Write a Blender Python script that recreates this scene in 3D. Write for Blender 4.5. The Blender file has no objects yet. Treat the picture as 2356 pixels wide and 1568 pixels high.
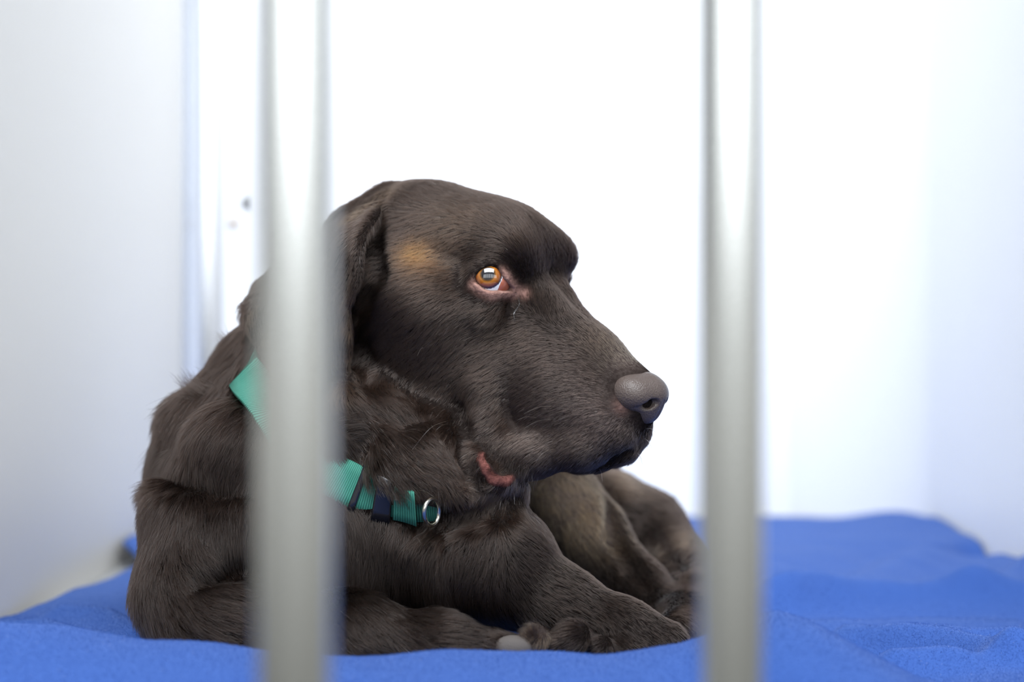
import bpy, bmesh, math
import numpy as np
from mathutils import Vector, Matrix

FUR = True            # grow the coat
SC = bpy.context.scene
RNG = np.random.default_rng(7)

# ------------------------------------------------------------------ camera
FPX = 4000.0                                   # focal length for a 2356 px wide frame
cam_d = bpy.data.cameras.new('camera')
cam = bpy.data.objects.new('camera', cam_d)
SC.collection.objects.link(cam)
cam.location = (0, -1.0, 0.18)
cam.rotation_euler = (math.pi / 2, 0, 0)
cam_d.sensor_width = 36.0
cam_d.lens = FPX / 2356 * 36
cam_d.clip_start = 0.02
cam_d.dof.use_dof = True
cam_d.dof.focus_distance = 0.985
cam_d.dof.aperture_fstop = 3.4
cam_d.dof.aperture_blades = 9
SC.camera = cam

# ------------------------------------------------------------------ world: bright room with an added horizon band, greyer towards the floor
world = bpy.data.worlds.new('room_light')
SC.world = world
world.use_nodes = True
wn, wl = world.node_tree.nodes, world.node_tree.links
wn.clear()
w_out = wn.new('ShaderNodeOutputWorld')
w_bg = wn.new('ShaderNodeBackground')
w_tc = wn.new('ShaderNodeTexCoord')
w_sep = wn.new('ShaderNodeSeparateXYZ')
w_ramp = wn.new('ShaderNodeValToRGB')
w_map = wn.new('ShaderNodeMapRange')
w_map.inputs['From Min'].default_value = -0.5
w_map.inputs['From Max'].default_value = 0.5
wl.new(w_tc.outputs['Generated'], w_sep.inputs[0])
wl.new(w_sep.outputs['Z'], w_map.inputs['Value'])
wl.new(w_map.outputs[0], w_ramp.inputs[0])
cr = w_ramp.color_ramp
cr.elements[0].position = 0.0
cr.elements[0].color = (0.22, 0.22, 0.20, 1)
cr.elements[1].position = 1.0
cr.elements[1].color = (1.0, 1.06, 1.18, 1)
for p, c in ((0.36, (0.80, 0.80, 0.75, 1)), (0.44, (2.3, 2.3, 2.2, 1)), (0.51, (2.1, 2.1, 2.05, 1)), (0.56, (1.1, 1.12, 1.15, 1)), (0.62, (0.98, 1.02, 1.12, 1))):  # band near the horizon added to brighten the bars' lower reflections
    e = cr.elements.new(p)
    e.color = c
wl.new(w_ramp.outputs[0], w_bg.inputs['Color'])
w_bg.inputs['Strength'].default_value = 0.27
wl.new(w_bg.outputs[0], w_out.inputs[0])

# ------------------------------------------------------------------ lamps
def area_light(name, loc, target, size, size_y, power, color):
    d = bpy.data.lights.new(name, 'AREA')
    d.shape = 'RECTANGLE'
    d.size, d.size_y, d.energy, d.color = size, size_y, power, color
    o = bpy.data.objects.new(name, d)
    SC.collection.objects.link(o)
    o.location = loc
    o.rotation_euler = (Vector(target) - Vector(loc)).to_track_quat('-Z', 'Y').to_euler()
    return o
fill_l = area_light('fill_above_cage', (-0.02, 0.50, 1.05), (0.0, 0.80, 0.10), 0.55, 0.3, 1.2, (0.97, 0.99, 1.0))  # added fill lamp that brightens the back wall
fill_l.data.spread = math.radians(110)
area_light('window_behind_photographer', (0.60, -2.4, 1.02), (0.60, 0.0, 1.02), 5.0, 1.2, 58, (0.91, 0.957, 1.0))
area_light('roof_window', (0.0, -1.35, 2.45), (0.0, 0.25, 0.2), 2.8, 1.4, 170, (0.92, 0.96, 1.0))

SC.view_settings.view_transform = 'Standard'
SC.view_settings.look = 'None'
SC.view_settings.gamma = 1
SC.view_settings.use_curve_mapping = False
SC.view_settings.exposure = 0.0

# ------------------------------------------------------------------ helpers
MM = 0.001
CAM = np.array([0, -1000., 180.])              # the camera in millimetres

def P(px, py, y):
    """point on the sight line of a photo pixel at depth y (mm)"""
    d = 1000. + y
    return np.array([(px - 1178) / FPX * d, y, 180 - (py - 784) / FPX * d])

def mat(name, base, rough=0.5, metal=0.0, spec=0.5, **kw):
    m = bpy.data.materials.new(name)
    m.use_nodes = True
    b = m.node_tree.nodes['Principled BSDF']
    b.inputs['Base Color'].default_value = (*base, 1)
    b.inputs['Roughness'].default_value = rough
    b.inputs['Metallic'].default_value = metal
    b.inputs['Specular IOR Level'].default_value = spec
    for k, v in kw.items():
        b.inputs[k.replace('_', ' ')].default_value = v
    return m

def bsdf(m):
    return m.node_tree.nodes['Principled BSDF']

def noise_bump(m, scale, strength, dist=0.001, detail=4, coord='Object', stretch=None):
    nt = m.node_tree
    tc = nt.nodes.new('ShaderNodeTexCoord')
    nz = nt.nodes.new('ShaderNodeTexNoise')
    nz.inputs['Scale'].default_value = scale
    nz.inputs['Detail'].default_value = detail
    bp = nt.nodes.new('ShaderNodeBump')
    bp.inputs['Strength'].default_value = strength
    bp.inputs['Distance'].default_value = dist
    src = tc.outputs[coord]
    if stretch:
        mp = nt.nodes.new('ShaderNodeMapping')
        mp.inputs['Scale'].default_value = stretch
        nt.links.new(src, mp.inputs[0])
        src = mp.outputs[0]
    nt.links.new(src, nz.inputs['Vector'])
    nt.links.new(nz.outputs['Fac'], bp.inputs['Height'])
    nt.links.new(bp.outputs[0], bsdf(m).inputs['Normal'])
    return nz, bp

def mesh_obj(name, verts, faces, m, parent=None, smooth=True):
    me = bpy.data.meshes.new(name)
    me.from_pydata([tuple(v) for v in verts], [], [tuple(f) for f in faces])
    me.update()
    if smooth:
        me.polygons.foreach_set('use_smooth', np.ones(len(me.polygons), bool))
    if m:
        me.materials.append(m)
    o = bpy.data.objects.new(name, me)
    SC.collection.objects.link(o)
    if parent:
        o.parent = parent
    return o

def bm_obj(name, bm, m, parent=None, smooth=False):
    me = bpy.data.meshes.new(name)
    bmesh.ops.recalc_face_normals(bm, faces=bm.faces)
    bm.to_mesh(me)
    bm.free()
    if smooth:
        me.polygons.foreach_set('use_smooth', np.ones(len(me.polygons), bool))
    me.materials.append(m)
    o = bpy.data.objects.new(name, me)
    SC.collection.objects.link(o)
    if parent:
        o.parent = parent
    return o

def box_bm(lo, hi, bevel=0.0):
    bm = bmesh.new()
    bmesh.ops.create_cube(bm, size=1)
    for v in bm.verts:
        for i in range(3):
            v.co[i] = lo[i] + (v.co[i] + 0.5) * (hi[i] - lo[i])
    if bevel:
        bmesh.ops.bevel(bm, geom=bm.edges[:], offset=bevel, segments=2, affect='EDGES')
    return bm

def tube(path, radius, n=14, closed=False, flat=None):
    """sweep a circle along path; flat=(a,b) sweeps an a x b ellipse"""
    path = np.array(path, float)
    L = len(path)
    rad = np.full(L, radius) if np.isscalar(radius) else np.array(radius)
    T = np.gradient(path, axis=0)
    if closed:
        T = np.roll(path, -1, 0) - np.roll(path, 1, 0)
    T /= np.linalg.norm(T, axis=1)[:, None]
    ref = np.array([0, 0, 1.0]) if abs(T[0][2]) < 0.9 else np.array([0, 1.0, 0])
    verts, faces = [], []
    u = np.cross(T[0], ref)
    for i in range(L):
        u = u - T[i] * (u @ T[i])
        u /= np.linalg.norm(u)
        w = np.cross(T[i], u)
        for k in range(n):
            a = 2 * math.pi * k / n
            verts.append(path[i] + rad[i] * (math.cos(a) * u + math.sin(a) * w))
    rows = L if closed else L - 1
    for i in range(rows):
        for k in range(n):
            j = (i + 1) % L
            faces.append((i * n + k, i * n + (k + 1) % n, j * n + (k + 1) % n, j * n + k))
    if not closed:
        faces.append(tuple(range(n - 1, -1, -1)))
        faces.append(tuple((L - 1) * n + k for k in range(n)))
    return verts, faces

def empty(name, loc, label, cat):
    o = bpy.data.objects.new(name, None)
    SC.collection.objects.link(o)
    o.location = loc
    o.empty_display_size = 0.05
    o['label'], o['category'] = label, cat
    return o

def structure(o, label=None):
    o['kind'] = 'structure'
    if label:
        o['label'] = label
    return o

def resample(pts, n):
    pts = np.array(pts, float)
    s = np.r_[0, np.cumsum(np.linalg.norm(np.diff(pts, axis=0), axis=1))]
    t = np.linspace(0, s[-1], n)
    return np.stack([np.interp(t, s, pts[:, i]) for i in range(pts.shape[1])], 1)

def smoothline(pts, n):
    """Catmull-Rom through the points"""
    p = np.array(pts, float)
    p = np.vstack([2 * p[0] - p[1], p, 2 * p[-1] - p[-2]])
    out = []
    m = len(p) - 3
    for q in np.linspace(0, m - 1e-6, n):
        i = int(q)
        t = q - i
        a, b, c, d = p[i:i + 4]
        out.append(0.5 * (2 * b + (c - a) * t + (2 * a - 5 * b + 4 * c - d) * t * t + (3 * b - a - 3 * c + d) * t ** 3))
    return np.array(out)

# ------------------------------------------------------------------ the cage: walls, floor, corner trim
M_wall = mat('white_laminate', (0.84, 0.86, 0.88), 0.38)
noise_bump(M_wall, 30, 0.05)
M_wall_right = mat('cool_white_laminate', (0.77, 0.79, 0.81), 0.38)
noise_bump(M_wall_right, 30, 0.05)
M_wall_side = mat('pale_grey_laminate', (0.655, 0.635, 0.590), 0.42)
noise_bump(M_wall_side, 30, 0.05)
M_floor = mat('grey_cage_floor', (0.27, 0.275, 0.28), 0.5)
noise_bump(M_floor, 60, 0.1)
M_alu = mat('polished_aluminium', (0.80, 0.82, 0.86), 0.22, 1.0)
M_screw = mat('dark_screw', (0.015, 0.015, 0.018), 0.6, 0.0)
M_screw_pale = mat('tarnished_screw', (0.42, 0.33, 0.25), 0.5, 0.6)

XL, XR, YB, YF = -0.336, 0.408, 0.80, -0.46
wb = structure(bm_obj('wall_back', box_bm((XL - 0.02, YB, -0.03), (XR + 0.02, YB + 0.02, 0.72), 0.001), M_wall))
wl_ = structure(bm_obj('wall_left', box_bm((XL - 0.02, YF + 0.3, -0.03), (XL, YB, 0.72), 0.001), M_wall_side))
RF = 0.12                                                # the right-hand corner is moulded round
bm = bmesh.new()
pr_ = [(XR, YF + 0.3)] + [(XR - RF + RF * math.cos(a), YB - 0.001 - RF + RF * math.sin(a)) for a in np.linspace(0, math.pi / 2, 60)] + [(XR + 0.02, YB - 0.001), (XR + 0.02, YF + 0.3)]
lo_v = [bm.verts.new((x, y, -0.03)) for x, y in pr_]
hi_v = [bm.verts.new((x, y, 0.72)) for x, y in pr_]
for i in range(len(pr_)):
    k = (i + 1) % len(pr_)
    bm.faces.new((lo_v[i], lo_v[k], hi_v[k], hi_v[i]))
bm.faces.new(lo_v)
bm.faces.new(hi_v)
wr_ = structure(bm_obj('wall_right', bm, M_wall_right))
fl = structure(bm_obj('floor', box_bm((XL, YF, -0.03), (XR, YB, -0.012), 0.001), M_floor))

def screw(px, py, wall, r, m):
    p = P(px, py, YB * 1000 - 1.0) * MM
    if wall is wr_:                                       # on the right-hand wall, near the corner
        d = XR * 1000 / ((px - 1178) / FPX)
        p = P(px, py, d - 1000) * MM
    bm = bmesh.new()
    prof = [(0.0, 0.0022), (0.55, 0.0020), (0.9, 0.0010), (1.0, -0.001)]
    ring = []
    for q, h in prof:
        ring.append([bm.verts.new((q * r * math.cos(a), q * r * math.sin(a), h)) for a in np.linspace(0, 2 * math.pi, 18, endpoint=False)] if q else [bm.verts.new((0, 0, h))])
    for i in range(18):
        bm.faces.new((ring[0][0], ring[1][i], ring[1][(i + 1) % 18]))
        for k in (1, 2):
            bm.faces.new((ring[k][i], ring[k + 1][i], ring[k + 1][(i + 1) % 18], ring[k][(i + 1) % 18]))
    rot = Matrix.Rotation(math.pi / 2, 4, 'X') if wall is wb else Matrix.Rotation(-math.pi / 2, 4, 'Y')
    bm.transform(Matrix.Translation(Vector(p)) @ rot)
    return bm_obj('screw', bm, m, wall, True)
screw(568, 467, wb, 0.0056, M_screw)
screw(537, 514, wb, 0.0052, M_screw_pale)
screw(2127, 995, wr_, 0.0056, M_screw)

# rounded metal corner profile between left and back wall, with two flat flanges
prof = [(0, -0.036), (0.003, -0.036), (0.003, -0.027)]
for a in np.linspace(0, math.pi / 2, 9):
    prof.append((0.027 - 0.024 * math.cos(a), -0.027 + 0.024 * math.sin(a)))
prof += [(0.038, -0.003), (0.038, 0.0), (0.0, 0.0)]
bm = bmesh.new()
lo = [bm.verts.new((XL + x, YB + y, -0.012)) for x, y in prof]
hi = [bm.verts.new((XL + x, YB + y, 0.72)) for x, y in prof]
for i in range(len(prof)):
    j = (i + 1) % len(prof)
    bm.faces.new((lo[i], lo[j], hi[j], hi[i]))
bm.faces.new(lo)
bm.faces.new(hi)
structure(bm_obj('trim_1', bm, M_alu))

# ------------------------------------------------------------------ blue fleece blanket
M_blanket = mat('blue_fleece', (0.036, 0.088, 0.30), 0.95, 0, 0.12)
bsdf(M_blanket).inputs['Sheen Weight'].default_value = 0.25
bsdf(M_blanket).inputs['Sheen Roughness'].default_value = 0.45
bsdf(M_blanket).inputs['Sheen Tint'].default_value = (0.45, 0.60, 1.0, 1)
nz, bp = noise_bump(M_blanket, 700, 0.55, 0.0012, 3)

def ground(px, py, z=4.0):
    d = (180 - z) * FPX / (py - 784)
    return ((px - 1178) / FPX * d, d - 1000)

def seg_dist(X, Y, pts):
    best = np.full(X.shape, 1e9)
    for (ax, ay), (bx, by) in zip(pts[:-1], pts[1:]):
        dx, dy = bx - ax, by - ay
        t = np.clip(((X - ax) * dx + (Y - ay) * dy) / (dx * dx + dy * dy + 1e-9), 0, 1)
        best = np.minimum(best, np.hypot(X - ax - t * dx, Y - ay - t * dy))
    return best

RIDGE_PX = [(-300, 1428), (0, 1436), (120, 1442), (200, 1456), (340, 1477), (470, 1484), (580, 1490), (690, 1496), (780, 1498), (1000, 1496), (1120, 1500), (1200, 1504),
            (1280, 1506), (1380, 1510), (1480, 1498), (1570, 1489), (1610, 1476), (1660, 1450), (1720, 1424), (1790, 1408), (1860, 1426), (1940, 1462),
            (2040, 1512), (2110, 1550), (2200, 1575), (2700, 1590)]
RIDGE_X = [(a - 1178) / FPX * 885 for a, b in RIDGE_PX]
RIDGE_Z = [180 - (b - 784) / FPX * 885 for a, b in RIDGE_PX]
FOLDS = [  # photo polyline, height, half width (mm)
    ([(1700, 1392), (1772, 1384), (1900, 1371), (2045, 1364), (2240, 1366), (2420, 1372)], 9, 10),
    ([(1740, 1408), (1900, 1394), (2045, 1387), (2240, 1390), (2420, 1396)], -4, 10),
    ([(1800, 1372), (1930, 1352), (1972, 1338), (2118, 1278), (2160, 1262)], 11, 18),
    ([(1850, 1350), (1960, 1318), (2100, 1262)], -5, 22),
    ([(2230, 1368), (2290, 1352), (2354, 1325), (2420, 1300)], 8, 12),
    ([(1950, 1446), (2030, 1461), (2170, 1480), (2320, 1512)], 10, 9),
    ([(1985, 1468), (2100, 1490), (2280, 1524)], -5, 8),
    ([(2110, 1456), (2200, 1466), (2400, 1470)], 8, 9),
    ([(2060, 1532), (2200, 1522), (2400, 1520)], 10, 9),
    ([(1780, 1450), (1900, 1436), (2100, 1428), (2356, 1424)], -5, 22),
    ([(1740, 1300), (1900, 1262), (2080, 1215)], 4, 40),
    ([(2215, 1266), (2240, 1262)], -16, 14),
    ([(150, 1412), (240, 1424), (330, 1462)], 8, 10),
    ([(20, 1445), (100, 1443), (165, 1462)], 6, 8),
]
XS = np.linspace(-334, 405, 300)
YS = np.concatenate([np.arange(-330, -190, 7.0), np.arange(-190, 0, 2.4), np.arange(0, 794, 5.0)])

def blanket_height(X, Y):
    Z = np.zeros(X.shape)
    ridge = np.interp(X, RIDGE_X, RIDGE_Z)
    yc = -115 + 6 * np.sin(X / 47.0)
    back = np.where(Y > yc, np.exp(-((Y - yc) / np.interp(X, [60, 130], [34.0, 24.0])) ** 2), 0)
    fwd = np.where(Y <= yc, np.cos(np.clip((yc - Y) / 120.0, 0, 1) * math.pi / 2) ** 1.3, 0)
    Z += ridge * (back + fwd)
    for pts, h, w in FOLDS:
        g = [ground(*p) for p in pts]
        d = seg_dist(X, Y, g)
        w = 1.55 * w
        Z += 1.35 * h * np.exp(-(d / w) ** 2)
    Z += 7 * np.exp(-((X - 405) / 35) ** 2) * (Y > -60) + 4 * np.exp(-(((X - 375) / 45) ** 2 + ((Y - 750) / 50) ** 2))                     # rides up the right wall
    Z += 12 * np.exp(-((X + 330) / 25) ** 2 - ((Y - 500) / 60) ** 2)
    Z += 1.6 * np.sin(X / 31 + Y / 60) * np.sin(Y / 43 - X / 90) + 0.8 * np.sin(X / 13 + 1.3 * np.sin(Y / 29)) * np.sin(Y / 17 + X / 40)
    return Z
GX, GY = np.meshgrid(XS, YS)
# the left edge pulls away from the wall behind the dog's shoulder
left_edge = np.interp(GY, [-330, 141, 367, 430, 480, 800], [-334, -334, -303, -300, -331, -331])
GX = left_edge + (GX - XS[0]) * (XS[-1] - left_edge) / (XS[-1] - XS[0])
GZ = blanket_height(GX, GY)
ny, nx = GX.shape
bv = np.stack([GX, GY, GZ], -1).reshape(-1, 3) * MM
bf = [(j * nx + i, j * nx + i + 1, (j + 1) * nx + i + 1, (j + 1) * nx + i) for j in range(ny - 1) for i in range(nx - 1)]
blanket = mesh_obj('blanket', bv, bf, M_blanket)
sol = blanket.modifiers.new('thickness', 'SOLIDIFY')
sol.thickness = 0.004
sol.offset = -1
blanket['label'] = 'rumpled bright blue fleece blanket spread over the cage floor under the dog'
blanket['category'] = 'blanket'

# ------------------------------------------------------------------ implicit-surface tools (millimetres)
class Prim:
    __slots__ = ('fn', 'c', 'R', 'k', 'op')
    def __init__(s, fn, c, R, k, op='u'):
        s.fn, s.c, s.R, s.k, s.op = fn, np.array(c, float), R, k, op

def ell_fn(c, r, rot=None):
    c, r = np.array(c, float), np.array(r, float)
    def fn(p):
        q = p - c
        if rot is not None:
            q = q @ rot
        k0 = np.sqrt(((q / r) ** 2).sum(-1)) + 1e-9
        k1 = np.sqrt(((q / (r * r)) ** 2).sum(-1)) + 1e-9
        return k0 * (k0 - 1) / k1
    return fn

def cone_fn(a, b, ra, rb):
    a, b = np.array(a, float), np.array(b, float)
    ab = b - a
    L = ab @ ab + 1e-9
    def fn(p):
        q = p - a
        t = np.clip((q @ ab) / L, 0, 1)
        return np.sqrt(((q - t[..., None] * ab) ** 2).sum(-1)) - (ra + t * (rb - ra))
    return fn

def cloud_fn(pts, r):
    pts = np.array(pts, float)
    r = np.broadcast_to(np.array(r, float), (len(pts),))
    def fn(p):
        sh = p.shape[:-1]
        q = p.reshape(-1, 3)
        out = np.full(len(q), 1e9)
        for a, rr in zip(pts, r):
            out = np.minimum(out, np.sqrt(((q - a) ** 2).sum(-1)) - rr)
        return out.reshape(sh)
    return fn

def ell(c, r, k=10, op='u', rot=None):
    return Prim(ell_fn(c, r, rot), c, max(r) * 1.35, k, op)      # the distance is only approximate

def chain(pts, k=10, op='u', kk=None):
    """pts: (x,y,z,r) joints -> rounded cones"""
    out = []
    for a, b in zip(pts[:-1], pts[1:]):
        a, b = np.array(a, float), np.array(b, float)
        c = (a[:3] + b[:3]) / 2
        out.append(Prim(cone_fn(a[:3], b[:3], a[3], b[3]), c, np.linalg.norm(a[:3] - b[:3]) / 2 + max(a[3], b[3]), k, op))
    return out

def smin(a, b, k):
    h = np.clip(0.5 + 0.5 * (b - a) / k, 0, 1)
    return b + (a - b) * h - k * h * (1 - h)

def apply(f, d, pr):
    if pr.op == 'u':
        return smin(f, d, pr.k)
    if pr.op == 's':
        return -smin(-f, d, pr.k)
    if pr.op == 'off':
        return f + pr.k
    raise ValueError

def field(prims, p):
    f = np.full(p.shape[:-1], 500.0)
    for pr in prims:
        f = apply(f, pr.fn(p), pr)
    return f

def raymarch(prims, px, py, t0=700.0, t1=1700.0, off=0.0):
    d = np.array([(px - 1178) / FPX, 1.0, -(py - 784) / FPX])
    ts = np.arange(t0, t1, 1.5)
    p = CAM + ts[:, None] * d
    f = field(prims, p) + off
    i = np.argmax(f < 0)
    if f[i] >= 0:
        i = np.argmin(f)
        return p[i]
    a, b = ts[max(i - 1, 0)], ts[i]
    fa, fb = f[max(i - 1, 0)], f[i]
    t = a + (b - a) * fa / (fa - fb + 1e-9)
    return CAM + t * d

def axis_coords(lo, hi, zones, coarse):
    x, out = lo, []
    while x < hi:
        s = coarse
        for a, b, h in zones:
            gap = max(a - x, x - b, 0)
            s = min(s, h + 0.12 * gap)
        out.append(x)
        x += s
    n = len(out) - 1
    pad = (-n) % 8
    for i in range(pad):
        out.append(out[-1] + coarse)
    return np.array(out)

def polygonise(prims, xs, ys, zs, iso=0.0):
    """surface nets on a rectilinear grid, evaluated in sparse 8x8x8 blocks"""
    B = 8
    nb = [(len(a) - 1) // B for a in (xs, ys, zs)]
    ib = np.stack(np.meshgrid(*[np.arange(n) for n in nb], indexing='ij'), -1).reshape(-1, 3)
    lo = np.stack([xs[ib[:, 0] * B], ys[ib[:, 1] * B], zs[ib[:, 2] * B]], -1)
    hi = np.stack([xs[ib[:, 0] * B + B], ys[ib[:, 1] * B + B], zs[ib[:, 2] * B + B]], -1)
    cen, half = (lo + hi) / 2, np.linalg.norm(hi - lo, axis=1) / 2
    f = np.full(len(ib), 500.0)
    for pr in prims:
        near = np.linalg.norm(cen - pr.c, axis=1) < pr.R + pr.k * 1.5 + half + 30
        if near.any():
            f[near] = apply(f[near], pr.fn(cen[near]), pr)
    keep = np.abs(f + iso) < half * 1.25 + 10
    ib, cen, half = ib[keep], cen[keep], half[keep]
    o = np.arange(B + 1)
    X = xs[ib[:, 0, None] * B + o][:, :, None, None]
    Y = ys[ib[:, 1, None] * B + o][:, None, :, None]
    Z = zs[ib[:, 2, None] * B + o][:, None, None, :]
    n = len(ib)
    pts = np.empty((n, B + 1, B + 1, B + 1, 3), np.float64)
    pts[..., 0], pts[..., 1], pts[..., 2] = X, Y, Z
    F = np.full(pts.shape[:-1], 500.0)
    for pr in prims:
        near = np.linalg.norm(cen - pr.c, axis=1) < pr.R + pr.k * 1.5 + half + 8
        if near.any():
            F[near] = apply(F[near], pr.fn(pts[near]), pr)
    F += iso
    S = F < 0
    cs = np.zeros((n, B, B, B), int)
    acc = np.zeros((n, B, B, B, 3))
    cnt = np.zeros((n, B, B, B))
    sl = (slice(0, B), slice(1, B + 1))
    for dx in (0, 1):
        for dy in (0, 1):
            for dz in (0, 1):
                cs += S[:, sl[dx], sl[dy], sl[dz]]
    for ax in range(3):
        for u in (0, 1):
            for v in (0, 1):
                i0, i1 = [0, 0, 0], [0, 0, 0]
                oth = [q for q in range(3) if q != ax]
                i0[oth[0]] = i1[oth[0]] = u
                i0[oth[1]] = i1[oth[1]] = v
                i1[ax] = 1
                a = (slice(None), sl[i0[0]], sl[i0[1]], sl[i0[2]])
                b = (slice(None), sl[i1[0]], sl[i1[1]], sl[i1[2]])
                fa, fb = F[a], F[b]
                cross = (fa < 0) != (fb < 0)
                t = np.where(cross, fa / np.where(cross, fa - fb, 1), 0)[..., None]
                acc += np.where(cross[..., None], pts[a] * (1 - t) + pts[b] * t, 0)
                cnt += cross
    act = (cs > 0) & (cs < 8)
    bi, ci, cj, ck = np.nonzero(act)
    gi = ib[bi] * B + np.stack([ci, cj, ck], -1)
    NY, NZ = len(ys), len(zs)
    key = (gi[:, 0] * NY + gi[:, 1]) * NZ + gi[:, 2]
    order = np.argsort(key)
    key = key[order]
    verts = (acc[act] / cnt[act][:, None])[order]
    faces = []
    for ax in range(3):
        i1 = [slice(0, B)] * 3
        i1[ax] = slice(1, B + 1)
        a = S[:, :B, :B, :B]
        b = S[(slice(None), *i1)]
        eb, e0, e1, e2 = np.nonzero(a != b)
        ge = ib[eb] * B + np.stack([e0, e1, e2], -1)
        u, v = [(1, 2), (2, 0), (0, 1)][ax]
        quad = []
        for du, dv in ((-1, -1), (0, -1), (0, 0), (-1, 0)):
            g = ge.copy()
            g[:, u] += du
            g[:, v] += dv
            kq = (g[:, 0] * NY + g[:, 1]) * NZ + g[:, 2]
            pos = np.clip(np.searchsorted(key, kq), 0, len(key) - 1)
            quad.append(np.where(key[pos] == kq, pos, -1))
        q = np.stack(quad, -1)
        inside_first = a[eb, e0, e1, e2]
        q = np.where(inside_first[:, None], q, q[:, ::-1])
        faces.append(q[(q >= 0).all(1)])
    return verts, np.concatenate(faces)

def np_mesh(name, verts, faces, m, parent=None):
    me = bpy.data.meshes.new(name)
    nv, nf = len(verts), len(faces)
    me.vertices.add(nv)
    me.vertices.foreach_set('co', np.ascontiguousarray(verts, np.float32).ravel())
    me.loops.add(nf * 4)
    me.loops.foreach_set('vertex_index', np.ascontiguousarray(faces, np.int32).ravel())
    me.polygons.add(nf)
    me.polygons.foreach_set('loop_start', np.arange(0, nf * 4, 4, dtype=np.int32))
    me.polygons.foreach_set('use_smooth', np.ones(nf, bool))
    me.update(calc_edges=True)
    me.validate()
    if m:
        me.materials.append(m)
    o = bpy.data.objects.new(name, me)
    SC.collection.objects.link(o)
    if parent:
        o.parent = parent
    return o

# ------------------------------------------------------------------ the dog: head frame
PHI, THETA = math.radians(33), math.radians(15)
HF = np.array([math.cos(PHI) * math.cos(THETA), -math.sin(PHI) * math.cos(THETA), -math.sin(THETA)])   # nose direction
HN = np.array([-math.sin(PHI), -math.cos(PHI), 0.0])                                                    # near side
HU = np.array([math.cos(PHI) * math.sin(THETA), -math.sin(PHI) * math.sin(THETA), math.cos(THETA)])     # up
EYE = np.array([-13.0, 0.0, 215.0])
HO = EYE - 33 * HN
HR = np.stack([HF, HN, HU])                    # rows: local axes in the world

def H(x, l, z):
    return HO + x * HF + l * HN + z * HU

def to_head(p):
    return (p - HO) @ HR.T

def hp(px, py, l):
    """point on the sight line of a photo pixel whose sideways offset in the head is l"""
    d = np.array([(px - 1178) / FPX, 1.0, -(py - 784) / FPX])
    t = ((HO + l * HN - CAM) @ HN) / (d @ HN)
    return CAM + t * d

def head(prims, mirror=True):
    """move head-frame prims into the world, doubled across the midline"""
    out = []
    for pr in prims:
        def fn(p, f=pr.fn):
            q = to_head(p)
            if mirror:
                q[..., 1] = np.abs(q[..., 1])
            return f(q)
        c, R = pr.c.copy(), pr.R
        if mirror and abs(c[1]) > 1e-6:
            R = R + abs(c[1])
            c[1] = 0
        out.append(Prim(fn, H(*c), R, pr.k, pr.op))
    return out

D = []                                          # the body, as an ordered list of prims
# trunk, chest, neck
D += chain([(-150, 110, 88, 80), (-95, 250, 90, 88), (-8, 340, 74, 76), (22, 325, 60, 64)], 25)
D += [ell((-157, 66, 58), (63, 85, 76), 20), ell((-166, 88, 108), (38, 62, 42), 18)]
D += [ell((-95, 52, 62), (92, 74, 74), 25)]
D += chain([(-62, 104, 196, 62), (-116, 98, 140, 68), (-135, 84, 90, 77)], 25)
D += [ell(P(476, 968, 70), (26, 30, 22), 9), ell(P(560, 1010, 20), (30, 26, 24), 12)]      # scruff folds
D += [ell(P(1098, 1262, 0), (24, 24, 27), 12)]
# near-side shoulder and folded foreleg (left in the photo)
D += chain([(-176, 28, 72, 40), (-182, 0, 36, 32), (-172, -18, 18, 26), (-90, -38, 16, 22), (-40, -48, 12, 17), (0, -48, 7, 14)], 16)
# far shoulder, upper arm, forearm, folded wrist
D += chain([(-50, 22, 84, 44), (-22, 6, 58, 38), (-4, 0, 52, 30)], 16)
D += chain([(-2, 0, 44, 27), (27, -8, 30, 22), (62, -20, 17, 17.5), (84, -26, 10, 16)], 12)
D += chain([(86, -28, 6, 13), (62, -36, 4, 12), (40, -42, 4, 9)], 8)
# toes of that paw, and of the other one
for (px, py, y, r) in ((1318, 1468, -46, 12), (1285, 1480, -48, 9), (1385, 1488, -48, 8), (1232, 1470, -52, 9.5), (1150, 1490, -56, 8)):
    D += [ell(P(px, py, y), (r, r * 1.1, r), 3)]
# hindquarters curled round behind the head
D += [ell((17, 300, 60), (57, 85, 65), 20), ell((72, 250, 38), (36, 60, 50), 16)]
D += chain([(22, 160, 84, 32), (50, 140, 52, 26), (81, 110, 22, 19), (94, 80, 9, 14)], 10)
D += chain([(96, 240, 46, 30), (112, 190, 24, 24), (118, 120, 12, 19), (108, 62, 8, 18), (96, 22, 6, 15)], 12)
NECK = list(D) + [Prim(lambda p: np.zeros(p.shape[:-1]), (0, 0, 0), 1e6, 1.5, 'off')]
# loose skin of the throat, hanging over the collar
D += chain([(*P(832, 962, 16), 31), (*P(985, 1064, -2), 27), (*P(1090, 1104, -10), 15), (*P(1135, 1106, -4), 9), (*P(1182, 1112, 0), 6)], 20)
# root of the near ear and the nape behind it
D += chain([(*P(892, 466, 78), 11.5), (*P(812, 535, 84), 16), (*P(715, 622, 86), 18), (*P(660, 690, 90), 22)], 10)
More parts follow.
